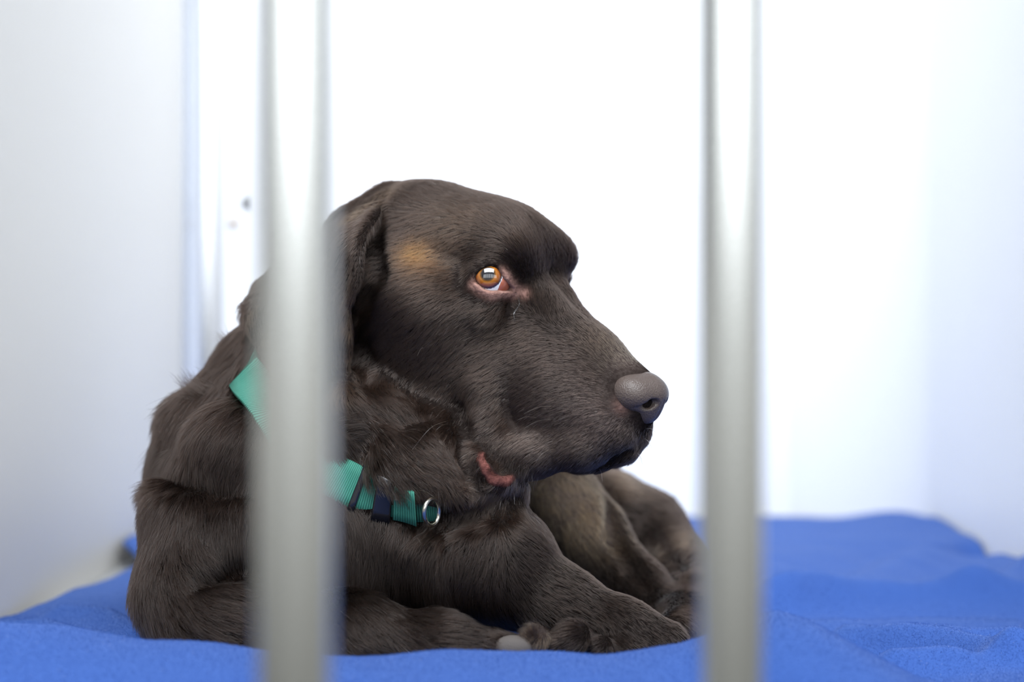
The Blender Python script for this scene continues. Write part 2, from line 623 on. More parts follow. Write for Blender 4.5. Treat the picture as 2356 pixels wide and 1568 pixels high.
# head
hd = []
hd += [ell((-64, 0, 0), (64, 51, 46.5), 12), ell((-20, 0, 15), (40, 40, 31), 14), ell((4, 12, 6), (14, 10, 12), 10)]
hd += chain([(4, 11, 6, 11), (22, 9, -6, 9.5), (48, 7, -21, 9)], 10)
hd += [ell((3, 24, 18), (15, 14, 12), 16)]
hd += chain([(2, 34, -20, 13), (-28, 44, -22, 15), (-58, 49, -16, 17)], 22)
hd += [ell((-50, 36, -46), (44, 23, 42), 16), ell((-14, 34, -58), (36, 15, 32), 16), ell((-42, 40, -34), (32, 17, 22), 18), ell((46, 20, -62), (46, 14, 28), 14)]
hd += chain([(16, 0, -14, 17), (60, 0, -31, 16.5), (92, 0, -42, 15)], 12)
hd += chain([(12, 0, -46, 37), (50, 0, -50, 31), (79, 0, -54, 24.5)], 12)
hd += chain([(90, 8, -67, 12.5), (76, 17, -78, 12.5), (52, 25, -89, 13), (30, 30, -92, 13.5), (20, 34, -80, 13), (14, 33, -62, 14)], 8)
hd += chain([(93, 0, -75.5, 9.5), (76, 0, -83, 10.5), (32, 0, -85, 18), (-30, 0, -90, 34)], 6)
hd += [ell((-18, 6, -106), (48, 30, 32), 14), ell((-50, 0, -70), (46, 46, 46), 16)]
hd += [Prim(ell_fn((0, 33, 0), (14.8, 14.8, 14.8)), (0, 33, 0), 15, 7)]
D += head(hd)
D += [Prim(lambda p: np.zeros(p.shape[:-1]), (0, 0, 0), 1e6, 1.5, 'off')]     # leave room for the coat
BASE = list(D)

# near ear: a folded leather of skin, its rows run from the rear edge to the front rim
ear_rows = [
    [(795, 505, 26), (840, 485, 36), (880, 474, 38)],
    [(745, 535, 36), (800, 515, 52), (858, 503, 58)],
    [(680, 580, 40), (765, 560, 66), (828, 560, 80)],
    [(620, 640, 48), (730, 625, 72), (822, 635, 84)],
    [(580, 690, 60), (700, 690, 80), (796, 705, 82)],
    [(570, 718, 68), (690, 740, 86), (798, 770, 78)],
    [(592, 780, 76), (690, 800, 90), (794, 838, 74)],
    [(636, 842, 80), (700, 855, 90), (778, 882, 74)],
    [(700, 888, 82), (725, 895, 84), (750, 903, 74)],
]
rows = []
for r in ear_rows:
    q = np.array([hp(*v) for v in r])
    rows.append(smoothline(q, 30))
rows = np.array(rows)
sheet = np.stack([smoothline(rows[:, i], 54) for i in range(rows.shape[1])], 1)
EAR = sheet
ep = sheet.reshape(-1, 3)
D += [Prim(cloud_fn(ep, 3.2), ep.mean(0), np.linalg.norm(ep - ep.mean(0), axis=1).max() + 4, 5)]
# far ear: the mirror image of it
fe = to_head(ep)
fe[:, 1] *= -1
fe = HO + fe @ HR
D += [Prim(cloud_fn(fe[::2], 4.0), fe.mean(0), np.linalg.norm(fe - fe.mean(0), axis=1).max() + 5, 5)]

def carve(pts, r, k=3, lift=0.0, src=None):
    q = np.array([raymarch(src or BASE, *p) for p in pts])
    q[:, 1] -= lift
    r = np.broadcast_to(np.array(r, float), (len(q),))
    return chain([(*a, b) for a, b in zip(q, r)], k, 's')

def ridge(pts, r, k=5, sink=0.0, src=None):
    q = np.array([raymarch(src or BASE, *p) for p in pts])
    q[:, 1] += sink
    r = np.broadcast_to(np.array(r, float), (len(q),))
    return chain([(*a, b) for a, b in zip(q, r)], k, 'u')

# ear canal hollow between the skull and the front rim
D += carve([(868, 500), (862, 560), (862, 620), (840, 680), (826, 720)], [5, 8, 10, 8, 4], 6)
# fold behind the flew, mouth line, cheek creases
D += carve([(1060, 930), (1068, 975), (1067, 1040), (1080, 1088), (1126, 1126), (1180, 1134)], [2, 4, 5, 5, 4, 2], 6, 1)
D += carve([(1452, 1036), (1425, 1053), (1400, 1066), (1374, 1079)], [2.5, 3.5, 3, 1.5], 2)
D += carve([(842, 800), (838, 860), (846, 905)], [3, 4, 3], 9, 3)
D += carve([(850, 945), (920, 958), (1000, 948)], [4, 4, 3], 9, 3)
D += carve([(806, 960), (822, 1010), (806, 1060)], [5, 6, 5], 9, 3)
# the jaw overhangs the chest; hind-leg crease; under the scruff
D += carve([(905, 1180), (960, 1193), (1030, 1194), (1100, 1180), (1160, 1163), (1200, 1142)], [3, 6, 7, 7, 6, 3], 6)
D += carve([(1398, 1150), (1412, 1230), (1450, 1300), (1492, 1352)], [4, 6, 6, 4], 5)
D += carve([(352, 1082), (420, 1092), (500, 1118), (570, 1120)], [5, 6, 6, 4], 8)
D += carve([(450, 1330), (520, 1300), (560, 1270)], [5, 7, 5], 10)
# pink roll of the lower lip and its slit
LIP = [(1110, 1046), (1118, 1078), (1136, 1104), (1160, 1108), (1184, 1098)]
D += ridge(LIP, [2.0, 2.8, 3.6, 3.4, 1.8], 2.5, 0.5)
D += carve([(1120, 1050), (1130, 1066), (1150, 1084), (1168, 1084)], [1.5, 2.2, 2.2, 2.0], 1.5, 1.0)
# eyelids: an almond opening over each eyeball
EA = np.array([0.80, 0.58, 0.12])
EA = EA / np.linalg.norm(EA)                    # axis of the opening, head frame
ex = np.cross(EA, [0, 0, 1.0])
ex /= np.linalg.norm(ex)
ey = np.cross(ex, EA)
ALMOND_PX = [(1084, 641), (1094, 629), (1108, 616), (1127, 609), (1143, 612), (1153, 624), (1163, 641), (1173, 655), (1189, 670), (1172, 668), (1152, 670), (1130, 672), (1112, 667), (1098, 655)]
def eye_plane(q, c):
    v = q - c
    a = v @ EA
    a = np.where(a > 1e-3, a, 1e-3)
    return np.stack([(v @ ex) / a, (v @ ey) / a], -1)
ec = np.array([0, 33.0, 0])
poly = []
for px, py in ALMOND_PX:
    d = np.array([(px - 1178) / FPX, 1.0, -(py - 784) / FPX])
    ts = np.arange(960, 1010, 0.1)
    pp = to_head(CAM + ts[:, None] * d)
    rr = np.linalg.norm(pp - ec, axis=1)
    i = np.argmax(rr < 13.3) if (rr < 13.3).any() else np.argmin(rr)
    poly.append(eye_plane(pp[i], ec))
poly = np.array(poly)
def poly_sdf(q, poly):
    d = np.full(q.shape[:-1], 1e9)
    s = np.ones(q.shape[:-1])
    n = len(poly)
    for i in range(n):
        a, b = poly[i], poly[i - 1]
        e = b - a
        w = q - a
        t = np.clip((w @ e) / (e @ e), 0, 1)
        d = np.minimum(d, ((w - t[..., None] * e) ** 2).sum(-1))
        c1 = q[..., 1] >= a[1]
        c2 = q[..., 1] < b[1]
        c3 = e[0] * w[..., 1] > e[1] * w[..., 0]
        flip = (c1 & c2 & c3) | (~c1 & ~c2 & ~c3)
        s = np.where(flip, -s, s)
    return s * np.sqrt(d)
def almond_fn(p):
    q = to_head(p)
    q[..., 1] = np.abs(q[..., 1])
    v = q - ec
    r = np.linalg.norm(v, axis=-1)
    d = poly_sdf(eye_plane(q, ec), poly) * 12.5
    d = np.where(v @ EA > 0.45 * r, d, 50)
    return np.maximum(d, r - 26)
D += [Prim(almond_fn, H(0, 0, 0), 62, 0.8, 's')]

dog = empty('dog', (-0.06, 0.12, 0.0), 'chocolate brown retriever lying on the blue blanket with its head turned aside', 'dog')
INV = Matrix.Translation(-dog.location)
def adopt(o):
    o.parent = dog
    o.matrix_parent_inverse = INV
    return o

XSg = axis_coords(-252, 160, [(-28, 8, 0.85), (-60, 100, 1.5)], 3.0)
YSg = axis_coords(-85, 450, [(-18, 14, 0.85), (-60, 70, 1.5)], 3.2)
ZSg = axis_coords(-26, 285, [(200, 230, 0.85), (60, 262, 1.5)], 2.6)
V, Q = polygonise(D, XSg, YSg, ZSg)

# drop stray islands: keep what hangs together with the largest piece
def main_piece(V, Q):
    lab = np.arange(len(V))
    e = np.concatenate([Q[:, [0, 1]], Q[:, [1, 2]], Q[:, [2, 3]], Q[:, [3, 0]]])
    for _ in range(400):
        m = np.minimum(lab[e[:, 0]], lab[e[:, 1]])
        new = lab.copy()
        np.minimum.at(new, e[:, 0], m)
        np.minimum.at(new, e[:, 1], m)
        new = new[new]
        if (new == lab).all():
            break
        lab = new
    ids, cnt = np.unique(lab, return_counts=True)
    keepv = lab == ids[cnt.argmax()]
    idx = np.cumsum(keepv) - 1
    return V[keepv], idx[Q[keepv[Q[:, 0]]]]
V, Q = main_piece(V, Q)
print('dog verts', len(V), 'quads', len(Q))

def vnormals(V, Q):
    n = np.cross(V[Q[:, 2]] - V[Q[:, 0]], V[Q[:, 3]] - V[Q[:, 1]])
    N = np.zeros_like(V)
    for i in range(4):
        np.add.at(N, Q[:, i], n)
    return N / (np.linalg.norm(N, axis=1)[:, None] + 1e-9)
VN = vnormals(V, Q)

# --- picking points of the finished surface under a photo pixel
VC = V - CAM
PXV = np.stack([1178 + FPX * VC[:, 0] / VC[:, 1], 784 - FPX * VC[:, 2] / VC[:, 1]], -1)
FACING = (VN * VC).sum(1) < 0
def pick(px, py):
    d = np.hypot(PXV[:, 0] - px, PXV[:, 1] - py)
    for r in (7, 12, 25, 50, 120):
        c = np.nonzero((d < r) & FACING)[0]
        if len(c):
            return V[c[VC[c, 1].argmin()]]
    return P(px, py, 0)

# --- coat colour per vertex (linear), with some light and shade painted in
def blobs(base, items):
    col = np.tile(np.array(base, float), (len(V), 1))
    for px, py, r, c, s in items:
        p = pick(px, py)
        w = np.clip(s * np.exp(-((np.linalg.norm(V - p, axis=1) / r) ** 2)), 0, 1)[:, None]
        col = col * (1 - w) + np.array(c) * w
    return col
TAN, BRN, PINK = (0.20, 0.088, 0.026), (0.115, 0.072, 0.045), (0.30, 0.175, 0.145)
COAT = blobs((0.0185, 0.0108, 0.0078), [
    (1000, 600, 60, (0.030, 0.0190, 0.0142), 0.8), (1150, 700, 60, (0.030, 0.0190, 0.0142), 0.8), (950, 800, 50, (0.030, 0.0190, 0.0142), 0.8),  # head painted lighter, as the light falls on it
    (600, 1250, 90, (0.0110, 0.0068, 0.0050), 0.8), (900, 1330, 60, (0.0110, 0.0068, 0.0050), 0.8),  # shade on the chest painted into the coat
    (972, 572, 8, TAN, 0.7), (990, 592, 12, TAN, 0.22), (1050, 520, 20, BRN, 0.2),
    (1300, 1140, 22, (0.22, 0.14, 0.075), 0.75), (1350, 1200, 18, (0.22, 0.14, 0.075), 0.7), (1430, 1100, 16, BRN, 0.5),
    (1560, 1240, 14, BRN, 0.5), (1440, 820, 12, (0.20, 0.15, 0.10), 0.5), (1390, 780, 12, BRN, 0.3),  # brown hind leg; nose bridge painted lighter for light on its top
    (820, 485, 9, BRN, 0.7), (850, 465, 9, BRN, 0.7), (885, 440, 10, BRN, 0.5), (800, 700, 7, BRN, 0.8), (798, 760, 7, BRN, 0.8), (798, 830, 7, BRN, 0.8), (770, 888, 7, BRN, 0.8),  # lit top edge of the ear fold painted in, then the brown front rim
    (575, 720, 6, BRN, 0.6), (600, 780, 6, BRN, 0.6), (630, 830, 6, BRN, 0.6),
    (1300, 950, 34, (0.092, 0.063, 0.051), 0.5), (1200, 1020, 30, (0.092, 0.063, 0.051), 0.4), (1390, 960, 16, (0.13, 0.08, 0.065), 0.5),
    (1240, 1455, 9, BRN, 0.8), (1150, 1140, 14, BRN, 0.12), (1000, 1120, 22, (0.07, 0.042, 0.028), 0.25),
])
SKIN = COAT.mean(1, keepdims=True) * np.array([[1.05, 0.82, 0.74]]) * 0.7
LID = np.min([np.linalg.norm(V - pick(px, py), axis=1) for px, py in ALMOND_PX + [(1100, 662), (1120, 676), (1140, 678), (1160, 676)]], axis=0)
hv = to_head(V)
hv[:, 1] = np.abs(hv[:, 1])
LOWP = np.array([pick(*p) for p in resample([(1160, 636), (1174, 655), (1190, 669), (1202, 674), (1190, 678), (1168, 677), (1150, 679), (1130, 680), (1112, 675), (1097, 664), (1085, 650)], 44)])
LOW = np.min(np.linalg.norm(V[:, None] - LOWP[None], axis=2), axis=1)
w = np.exp(-((LOW / 3.2) ** 2))[:, None]
w = w * np.clip((hv[:, 2:3] + 0 > -30), 0, 1)
SKIN = SKIN * (1 - w) + np.array(PINK) * w
LIPP = np.array([pick(*p) for p in resample(LIP, 14)])
LIPD = np.min(np.linalg.norm(V[:, None] - LIPP[None], axis=2), axis=1)
w = np.exp(-((LIPD / 3.6) ** 4))[:, None]
SKIN = SKIN * (1 - w) + np.array((0.150, 0.060, 0.052)) * w
NOSEP = H(98, 0, -44)
w = np.exp(-((np.linalg.norm(V - pick(1436, 938), axis=1) / 4.5) ** 2))[:, None] * 0.5
SKIN = SKIN * (1 - w) + np.array((0.22, 0.13, 0.11)) * w

M_skin = mat('dog_skin', (0.04, 0.03, 0.025), 0.9, 0, 0.0)
nt = M_skin.node_tree
at = nt.nodes.new('ShaderNodeAttribute')
at.attribute_name = 'skin_tone'
nt.links.new(at.outputs['Color'], bsdf(M_skin).inputs['Base Color'])
nzs, bps = noise_bump(M_skin, 420, 0.7, 0.0012, 5)
mxs = nt.nodes.new('ShaderNodeMix')
mxs.data_type = 'RGBA'
mxs.blend_type = 'MULTIPLY'
mxs.inputs['Factor'].default_value = 0.5
rps = nt.nodes.new('ShaderNodeValToRGB')
rps.color_ramp.elements[0].position, rps.color_ramp.elements[0].color = 0.38, (0.35, 0.28, 0.27, 1)
rps.color_ramp.elements[1].position, rps.color_ramp.elements[1].color = 0.62, (1.15, 1.12, 1.1, 1)
nt.links.new(nzs.outputs['Fac'], rps.inputs[0])
nt.links.new(at.outputs['Color'], mxs.inputs['A'])
nt.links.new(rps.outputs[0], mxs.inputs['B'])
nt.links.new(mxs.outputs['Result'], bsdf(M_skin).inputs['Base Color'])
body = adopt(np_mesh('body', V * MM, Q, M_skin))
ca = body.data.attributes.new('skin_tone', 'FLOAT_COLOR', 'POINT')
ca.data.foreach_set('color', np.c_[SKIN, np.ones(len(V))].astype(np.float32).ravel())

# ------------------------------------------------------------------ nose
M_nose = mat('nose_leather', (0.076, 0.056, 0.048), 0.40, 0, 0.45)
nt = M_nose.node_tree
vor = nt.nodes.new('ShaderNodeTexVoronoi')
vor.inputs['Scale'].default_value = 1100
tc = nt.nodes.new('ShaderNodeTexCoord')
bp = nt.nodes.new('ShaderNodeBump')
bp.inputs['Strength'].default_value = 0.55
bp.inputs['Distance'].default_value = 0.0004
bp.invert = True
nt.links.new(tc.outputs['Object'], vor.inputs['Vector'])
nt.links.new(vor.outputs['Distance'], bp.inputs['Height'])
nt.links.new(bp.outputs[0], bsdf(M_nose).inputs['Normal'])
N_ = [ell((96, 0, -40), (14.5, 13, 11.5), 5), ell((94, 11, -41.5), (12, 9.5, 10), 5), ell((100.5, 0, -49), (8.0, 9, 8.5), 5)]
N_ += chain([(108.5, 6.2, -43.0, 2.2), (105.5, 8.0, -44.0, 3.0), (105.5, 11.5, -46.5, 2.2), (102.5, 16, -48.5, 1.3), (99, 19, -49.5, 1.0)], 1.2, 's')
N_ += chain([(111, 0, -42, 0.8), (109.5, 0, -50, 0.9), (107, 0, -58, 0.8)], 1.5, 's')
NP_ = head(N_)
nv, nq = polygonise(NP_, axis_coords(55, 112, [], 0.65), axis_coords(-60, 12, [], 0.65), axis_coords(115, 190, [], 0.65))
nose = adopt(np_mesh('nose', nv * MM, nq, M_nose))
nose['label'] = 'grey-brown pebbled nose leather'

# ------------------------------------------------------------------ eyes
M_eye = bpy.data.materials.new('eyeball')
M_eye.use_nodes = True
nt = M_eye.node_tree
b = bsdf(M_eye)
b.inputs['Roughness'].default_value = 0.03
b.inputs['Coat Weight'].default_value = 1.0
b.inputs['Coat Roughness'].default_value = 0.01
tc = nt.nodes.new('ShaderNodeTexCoord')
sep = nt.nodes.new('ShaderNodeSeparateXYZ')
nt.links.new(tc.outputs['Object'], sep.inputs[0])
ln = nt.nodes.new('ShaderNodeVectorMath')
ln.operation = 'LENGTH'
xy = nt.nodes.new('ShaderNodeCombineXYZ')
nt.links.new(sep.outputs['X'], xy.inputs[0])
nt.links.new(sep.outputs['Y'], xy.inputs[1])
nt.links.new(xy.outputs[0], ln.inputs[0])
nzt = nt.nodes.new('ShaderNodeTexNoise')
nzt.inputs['Scale'].default_value = 700
nzt.inputs['Detail'].default_value = 3
nt.links.new(tc.outputs['Object'], nzt.inputs['Vector'])
mr = nt.nodes.new('ShaderNodeMapRange')
mr.inputs['From Min'].default_value = 0
mr.inputs['From Max'].default_value = 0.0115
nt.links.new(ln.outputs['Value'], mr.inputs['Value'])
ad = nt.nodes.new('ShaderNodeMath')
ad.operation = 'MULTIPLY_ADD'
nt.links.new(nzt.outputs['Fac'], ad.inputs[0])
ad.inputs[1].default_value = 0.08
nt.links.new(mr.outputs[0], ad.inputs[2])
rp = nt.nodes.new('ShaderNodeValToRGB')
nt.links.new(ad.outputs[0], rp.inputs[0])
cr = rp.color_ramp
cr.elements[0].position, cr.elements[0].color = 0.0, (0.012, 0.012, 0.016, 1)
cr.elements[1].position, cr.elements[1].color = 1.0, (0.72, 0.60, 0.58, 1)
for p, c in ((0.34, (0.015, 0.014, 0.016, 1)), (0.41, (0.13, 0.055, 0.010, 1)), (0.46, (0.34, 0.12, 0.014, 1)), (0.60, (0.22, 0.060, 0.008, 1)),
             (0.68, (0.06, 0.018, 0.008, 1)), (0.715, (0.03, 0.018, 0.018, 1)), (0.745, (0.80, 0.80, 0.84, 1)), (0.90, (0.80, 0.76, 0.76, 1))):
    e = cr.elements.new(p)
    e.color = c
nt.links.new(rp.outputs[0], b.inputs['Base Color'])

def eyeball(centre, gaze, name='eyeball'):
    bm = bmesh.new()
    bmesh.ops.create_uvsphere(bm, u_segments=64, v_segments=40, radius=0.0115)
    for v in bm.verts:                                     # a slight corneal bulge around the gaze axis
        c = v.co.normalized().z
        if c > 0.7:
            v.co *= 1 + 0.07 * ((c - 0.7) / 0.3) ** 1.0
    o = bm_obj(name, bm, M_eye, None, True)
    q = Vector(gaze).to_track_quat('Z', 'Y')
    o.matrix_world = Matrix.Translation(Vector(centre * MM)) @ q.to_matrix().to_4x4()
    o.parent = dog
    o.matrix_parent_inverse = INV
    return o
EC = H(0, 33, 0)
gaze = P(1122.6, 631, -9.8) - EC
eyeball(EC, gaze)
ECf = H(0, -33, 0)
eyeball(ECf, HF * 0.88 - HN * 0.30 + HU * 0.36)
M_third = mat('wet_pink_membrane', (0.30, 0.085, 0.05), 0.2, 0, 0.6)
def sphere_dir(px, py, r):
    """direction from the near eye's centre to where a sight line meets a sphere of radius r around it (head frame)"""
    d = np.array([(px - 1178) / FPX, 1.0, -(py - 784) / FPX])
    ts = np.arange(960, 1010, 0.1)
    pp = to_head(CAM + ts[:, None] * d) - ec
    rr = np.linalg.norm(pp, axis=1)
    i = np.argmax(rr < r) if (rr < r).any() else np.argmin(rr)
    return pp[i] / np.linalg.norm(pp[i])
TD = sphere_dir(1180, 665, 12.0)
for sgn in (1, -1):
    ax_ = np.array([TD[0], sgn * TD[1], TD[2]]) @ HR
    c_ = H(0, sgn * 33, 0)
    u_ = np.cross(ax_, HU)
    u_ /= np.linalg.norm(u_)
    w_ = np.cross(u_, ax_)
    vs, fs = [], []
    NR, NA = 10, 32
    for k in range(NR + 1):
        th = math.radians(57) * k / NR
        rr = 12.35 - 1.0 * (k / NR) ** 6
        for a in np.linspace(0, 2 * math.pi, NA, endpoint=False):
            vs.append((c_ + rr * (math.cos(th) * ax_ + math.sin(th) * (math.cos(a) * u_ + math.sin(a) * w_))) * MM)
    for k in range(NR):
        for a in range(NA):
            fs.append((k * NA + a, k * NA + (a + 1) % NA, (k + 1) * NA + (a + 1) % NA, (k + 1) * NA + a))
    adopt(mesh_obj('third_eyelid', vs, fs, M_third))

# ------------------------------------------------------------------ paw pads
M_pad = mat('paw_pad', (0.075, 0.064, 0.058), 0.8)
noise_bump(M_pad, 1500, 0.5, 0.0006)
for px, py, y, r in ((1180, 1490, -60, (10.5, 6, 7)),):
    bm = bmesh.new()
    bmesh.ops.create_uvsphere(bm, u_segments=28, v_segments=18, radius=1)
    c = P(px, py, y)
    for v in bm.verts:
        v.co = Vector((c + np.array(v.co) * np.array(r)) * MM)
    adopt(bm_obj('paw_pad', bm, M_pad, None, True))

# ------------------------------------------------------------------ collar
M_web = mat('green_webbing', (0.045, 0.33, 0.24), 0.6, 0, 0.35)
nt = M_web.node_tree
uvn = nt.nodes.new('ShaderNodeUVMap')
wav = nt.nodes.new('ShaderNodeTexWave')
wav.inputs['Scale'].default_value = 1.0
wav.inputs['Distortion'].default_value = 0.6
wav.inputs['Detail'].default_value = 1.0
mp = nt.nodes.new('ShaderNodeMapping')
mp.inputs['Scale'].default_value = (50.0, 6.0, 1.0)
nt.links.new(uvn.outputs[0], mp.inputs[0])
nt.links.new(mp.outputs[0], wav.inputs[0])
mx = nt.nodes.new('ShaderNodeMix')
mx.data_type = 'RGBA'
mx.inputs['A'].default_value = (0.018, 0.125, 0.092, 1)
mx.inputs['B'].default_value = (0.060, 0.27, 0.20, 1)
nt.links.new(wav.outputs['Fac'], mx.inputs['Factor'])
nt.links.new(mx.outputs['Result'], bsdf(M_web).inputs['Base Color'])
bp = nt.nodes.new('ShaderNodeBump')
bp.inputs['Strength'].default_value = 0.8
bp.inputs['Distance'].default_value = 0.0008
nt.links.new(wav.outputs['Fac'], bp.inputs['Height'])
nt.links.new(bp.outputs[0], bsdf(M_web).inputs['Normal'])
M_black = mat('black_plastic', (0.012, 0.012, 0.016), 0.18, 0, 0.6)
M_steel = mat('nickel_ring', (0.50, 0.48, 0.42), 0.22, 1.0)

arc = smoothline([raymarch(NECK, a, b_) for a, b_ in ((570, 862), (604, 930), (655, 998), (710, 1056), (775, 1098), (840, 1128), (905, 1145), (965, 1150), (1015, 1144))], 90)
rest = smoothline([arc[-1], (-20, 30, 92), (0, 90, 108), (-10, 150, 150), (-60, 172, 195), (-110, 150, 205), (-150, 105, 190), arc[0]], 70)[1:-1]
loop = np.vstack([arc, rest])
for _ in range(12):
    loop[1:-1] = (loop[:-2] + 2 * loop[1:-1] + loop[2:]) / 4
cen_ = loop.mean(0)
_, _, vt = np.linalg.svd(loop - cen_)
AX = vt[2] * np.sign(vt[2] @ np.array([0.6, 0.0, 0.8]))            # along the neck, towards the head
Tn = np.roll(loop, -1, 0) - np.roll(loop, 1, 0)
Tn /= np.linalg.norm(Tn, axis=1)[:, None]
out_ = loop - cen_
out_ -= Tn * (out_ * Tn).sum(1)[:, None]
wid = np.cross(Tn, out_)
wid /= np.linalg.norm(wid, axis=1)[:, None]
wid *= np.sign((wid * AX).sum(1))[:, None]
# let the band lie against the neck: tilt its width along the local surface
e_ = 1.0
grad = np.stack([field(BASE, loop + e_ * np.eye(3)[i]) - field(BASE, loop - e_ * np.eye(3)[i]) for i in range(3)], -1)
grad /= np.linalg.norm(grad, axis=1)[:, None] + 1e-9
for _ in range(20):
    grad = (np.roll(grad, 1, 0) + grad + np.roll(grad, -1, 0)) / 3
wid2 = np.cross(Tn, grad)
wid2 /= np.linalg.norm(wid2, axis=1)[:, None] + 1e-9
wid2 *= np.sign((wid2 * wid).sum(1))[:, None]
onarc = (np.arange(len(loop)) < len(arc))[:, None]
wid = np.where(onarc, wid2, wid)
for _ in range(10):
    wid = (np.roll(wid, 1, 0) + 2 * wid + np.roll(wid, -1, 0)) / 4
wid /= np.linalg.norm(wid, axis=1)[:, None]
nor = np.cross(wid, Tn)
nor *= np.sign((nor * (loop - cen_)).sum(1))[:, None]

def band(i0, i1, width, lift, thick, m, name, parent, closed=False, tail=0.0):
    """a flat strap following the loop from sample i0 to i1"""
    idx = np.arange(i0, i1 + 1) % len(loop)
    n = len(idx)
    prof = [(-1, 0), (-0.96, 1), (-0.5, 1), (0, 1), (0.5, 1), (0.96, 1), (1, 0), (0, -0.3)]
    vs, uv = [], []
    s = np.r_[0, np.cumsum(np.linalg.norm(np.diff(loop[idx], axis=0), axis=1))]
    for k, i in enumerate(idx):
        for a, h in prof:
            vs.append((loop[i] + wid[i] * a * width / 2 + nor[i] * (lift + tail * (k / max(n - 1, 1)) ** 2 + h * thick)) * MM)
            uv.append((s[k] * MM * 10 * 0.5, a))
    fs = []
    K = len(prof)
    for k in range(n - 1 if not closed else n):
        j = (k + 1) % n
        for q in range(K):
            fs.append((k * K + q, k * K + (q + 1) % K, j * K + (q + 1) % K, j * K + q))
    if not closed:
        fs += [tuple(range(K - 1, -1, -1)), tuple((n - 1) * K + q for q in range(K))]
    o = mesh_obj(name, vs, fs, m, parent)
    o.matrix_parent_inverse = Matrix.Translation(-parent.location)
    ul = o.data.uv_layers.new(name='UVMap')
    for lp in o.data.loops:
        ul.data[lp.index].uv = uv[lp.vertex_index]
    bm = bmesh.new()
    bm.from_mesh(o.data)
    bmesh.ops.recalc_face_normals(bm, faces=bm.faces)
    bm.to_mesh(o.data)
    bm.free()
    return o
LPX = np.stack([1178 + FPX * loop[:, 0] / (loop[:, 1] + 1000), 784 - FPX * (loop[:, 2] - 180) / (loop[:, 1] + 1000)], -1)
def at_px(px):
    return int(np.argmin(np.abs(LPX[:len(arc), 0] - px)))
collar = empty('dog_collar', tuple(cen_ * MM), 'green ribbed webbing collar with black buckle around the dog\'s neck', 'collar')
band(0, len(loop) - 1, 25, 2.0, 2.0, M_web, 'webbing', collar, closed=True)
sl_ = band(at_px(822), at_px(836), 29, 1.0, 4.4, M_black, 'slider', collar)
sl_['label'] = 'black plastic slider'
bk_ = band(at_px(874), at_px(908), 28, 1.0, 6.0, M_black, 'buckle', collar)
bk_['label'] = 'glossy black buckle'
band(at_px(911), at_px(958), 22, 4.5, 1.8, M_web, 'strap_end', collar, tail=5.0)
i_ = at_px(985)
rc = P(993, 1178, loop[i_][1] - 16)
ring = [rc + np.array([3.8 * math.cos(t), 7.0 * math.cos(t) - 2 * math.sin(t), 7.5 * math.sin(t)]) for t in np.linspace(0, 2 * math.pi, 40, endpoint=False)]
v, f = tube(np.array(ring) * MM, 0.0012, 12, closed=True)
dr = mesh_obj('tag_ring', v, f, M_steel, collar)
dr.matrix_parent_inverse = Matrix.Translation(-collar.location)
dr['label'] = 'shiny metal ring'

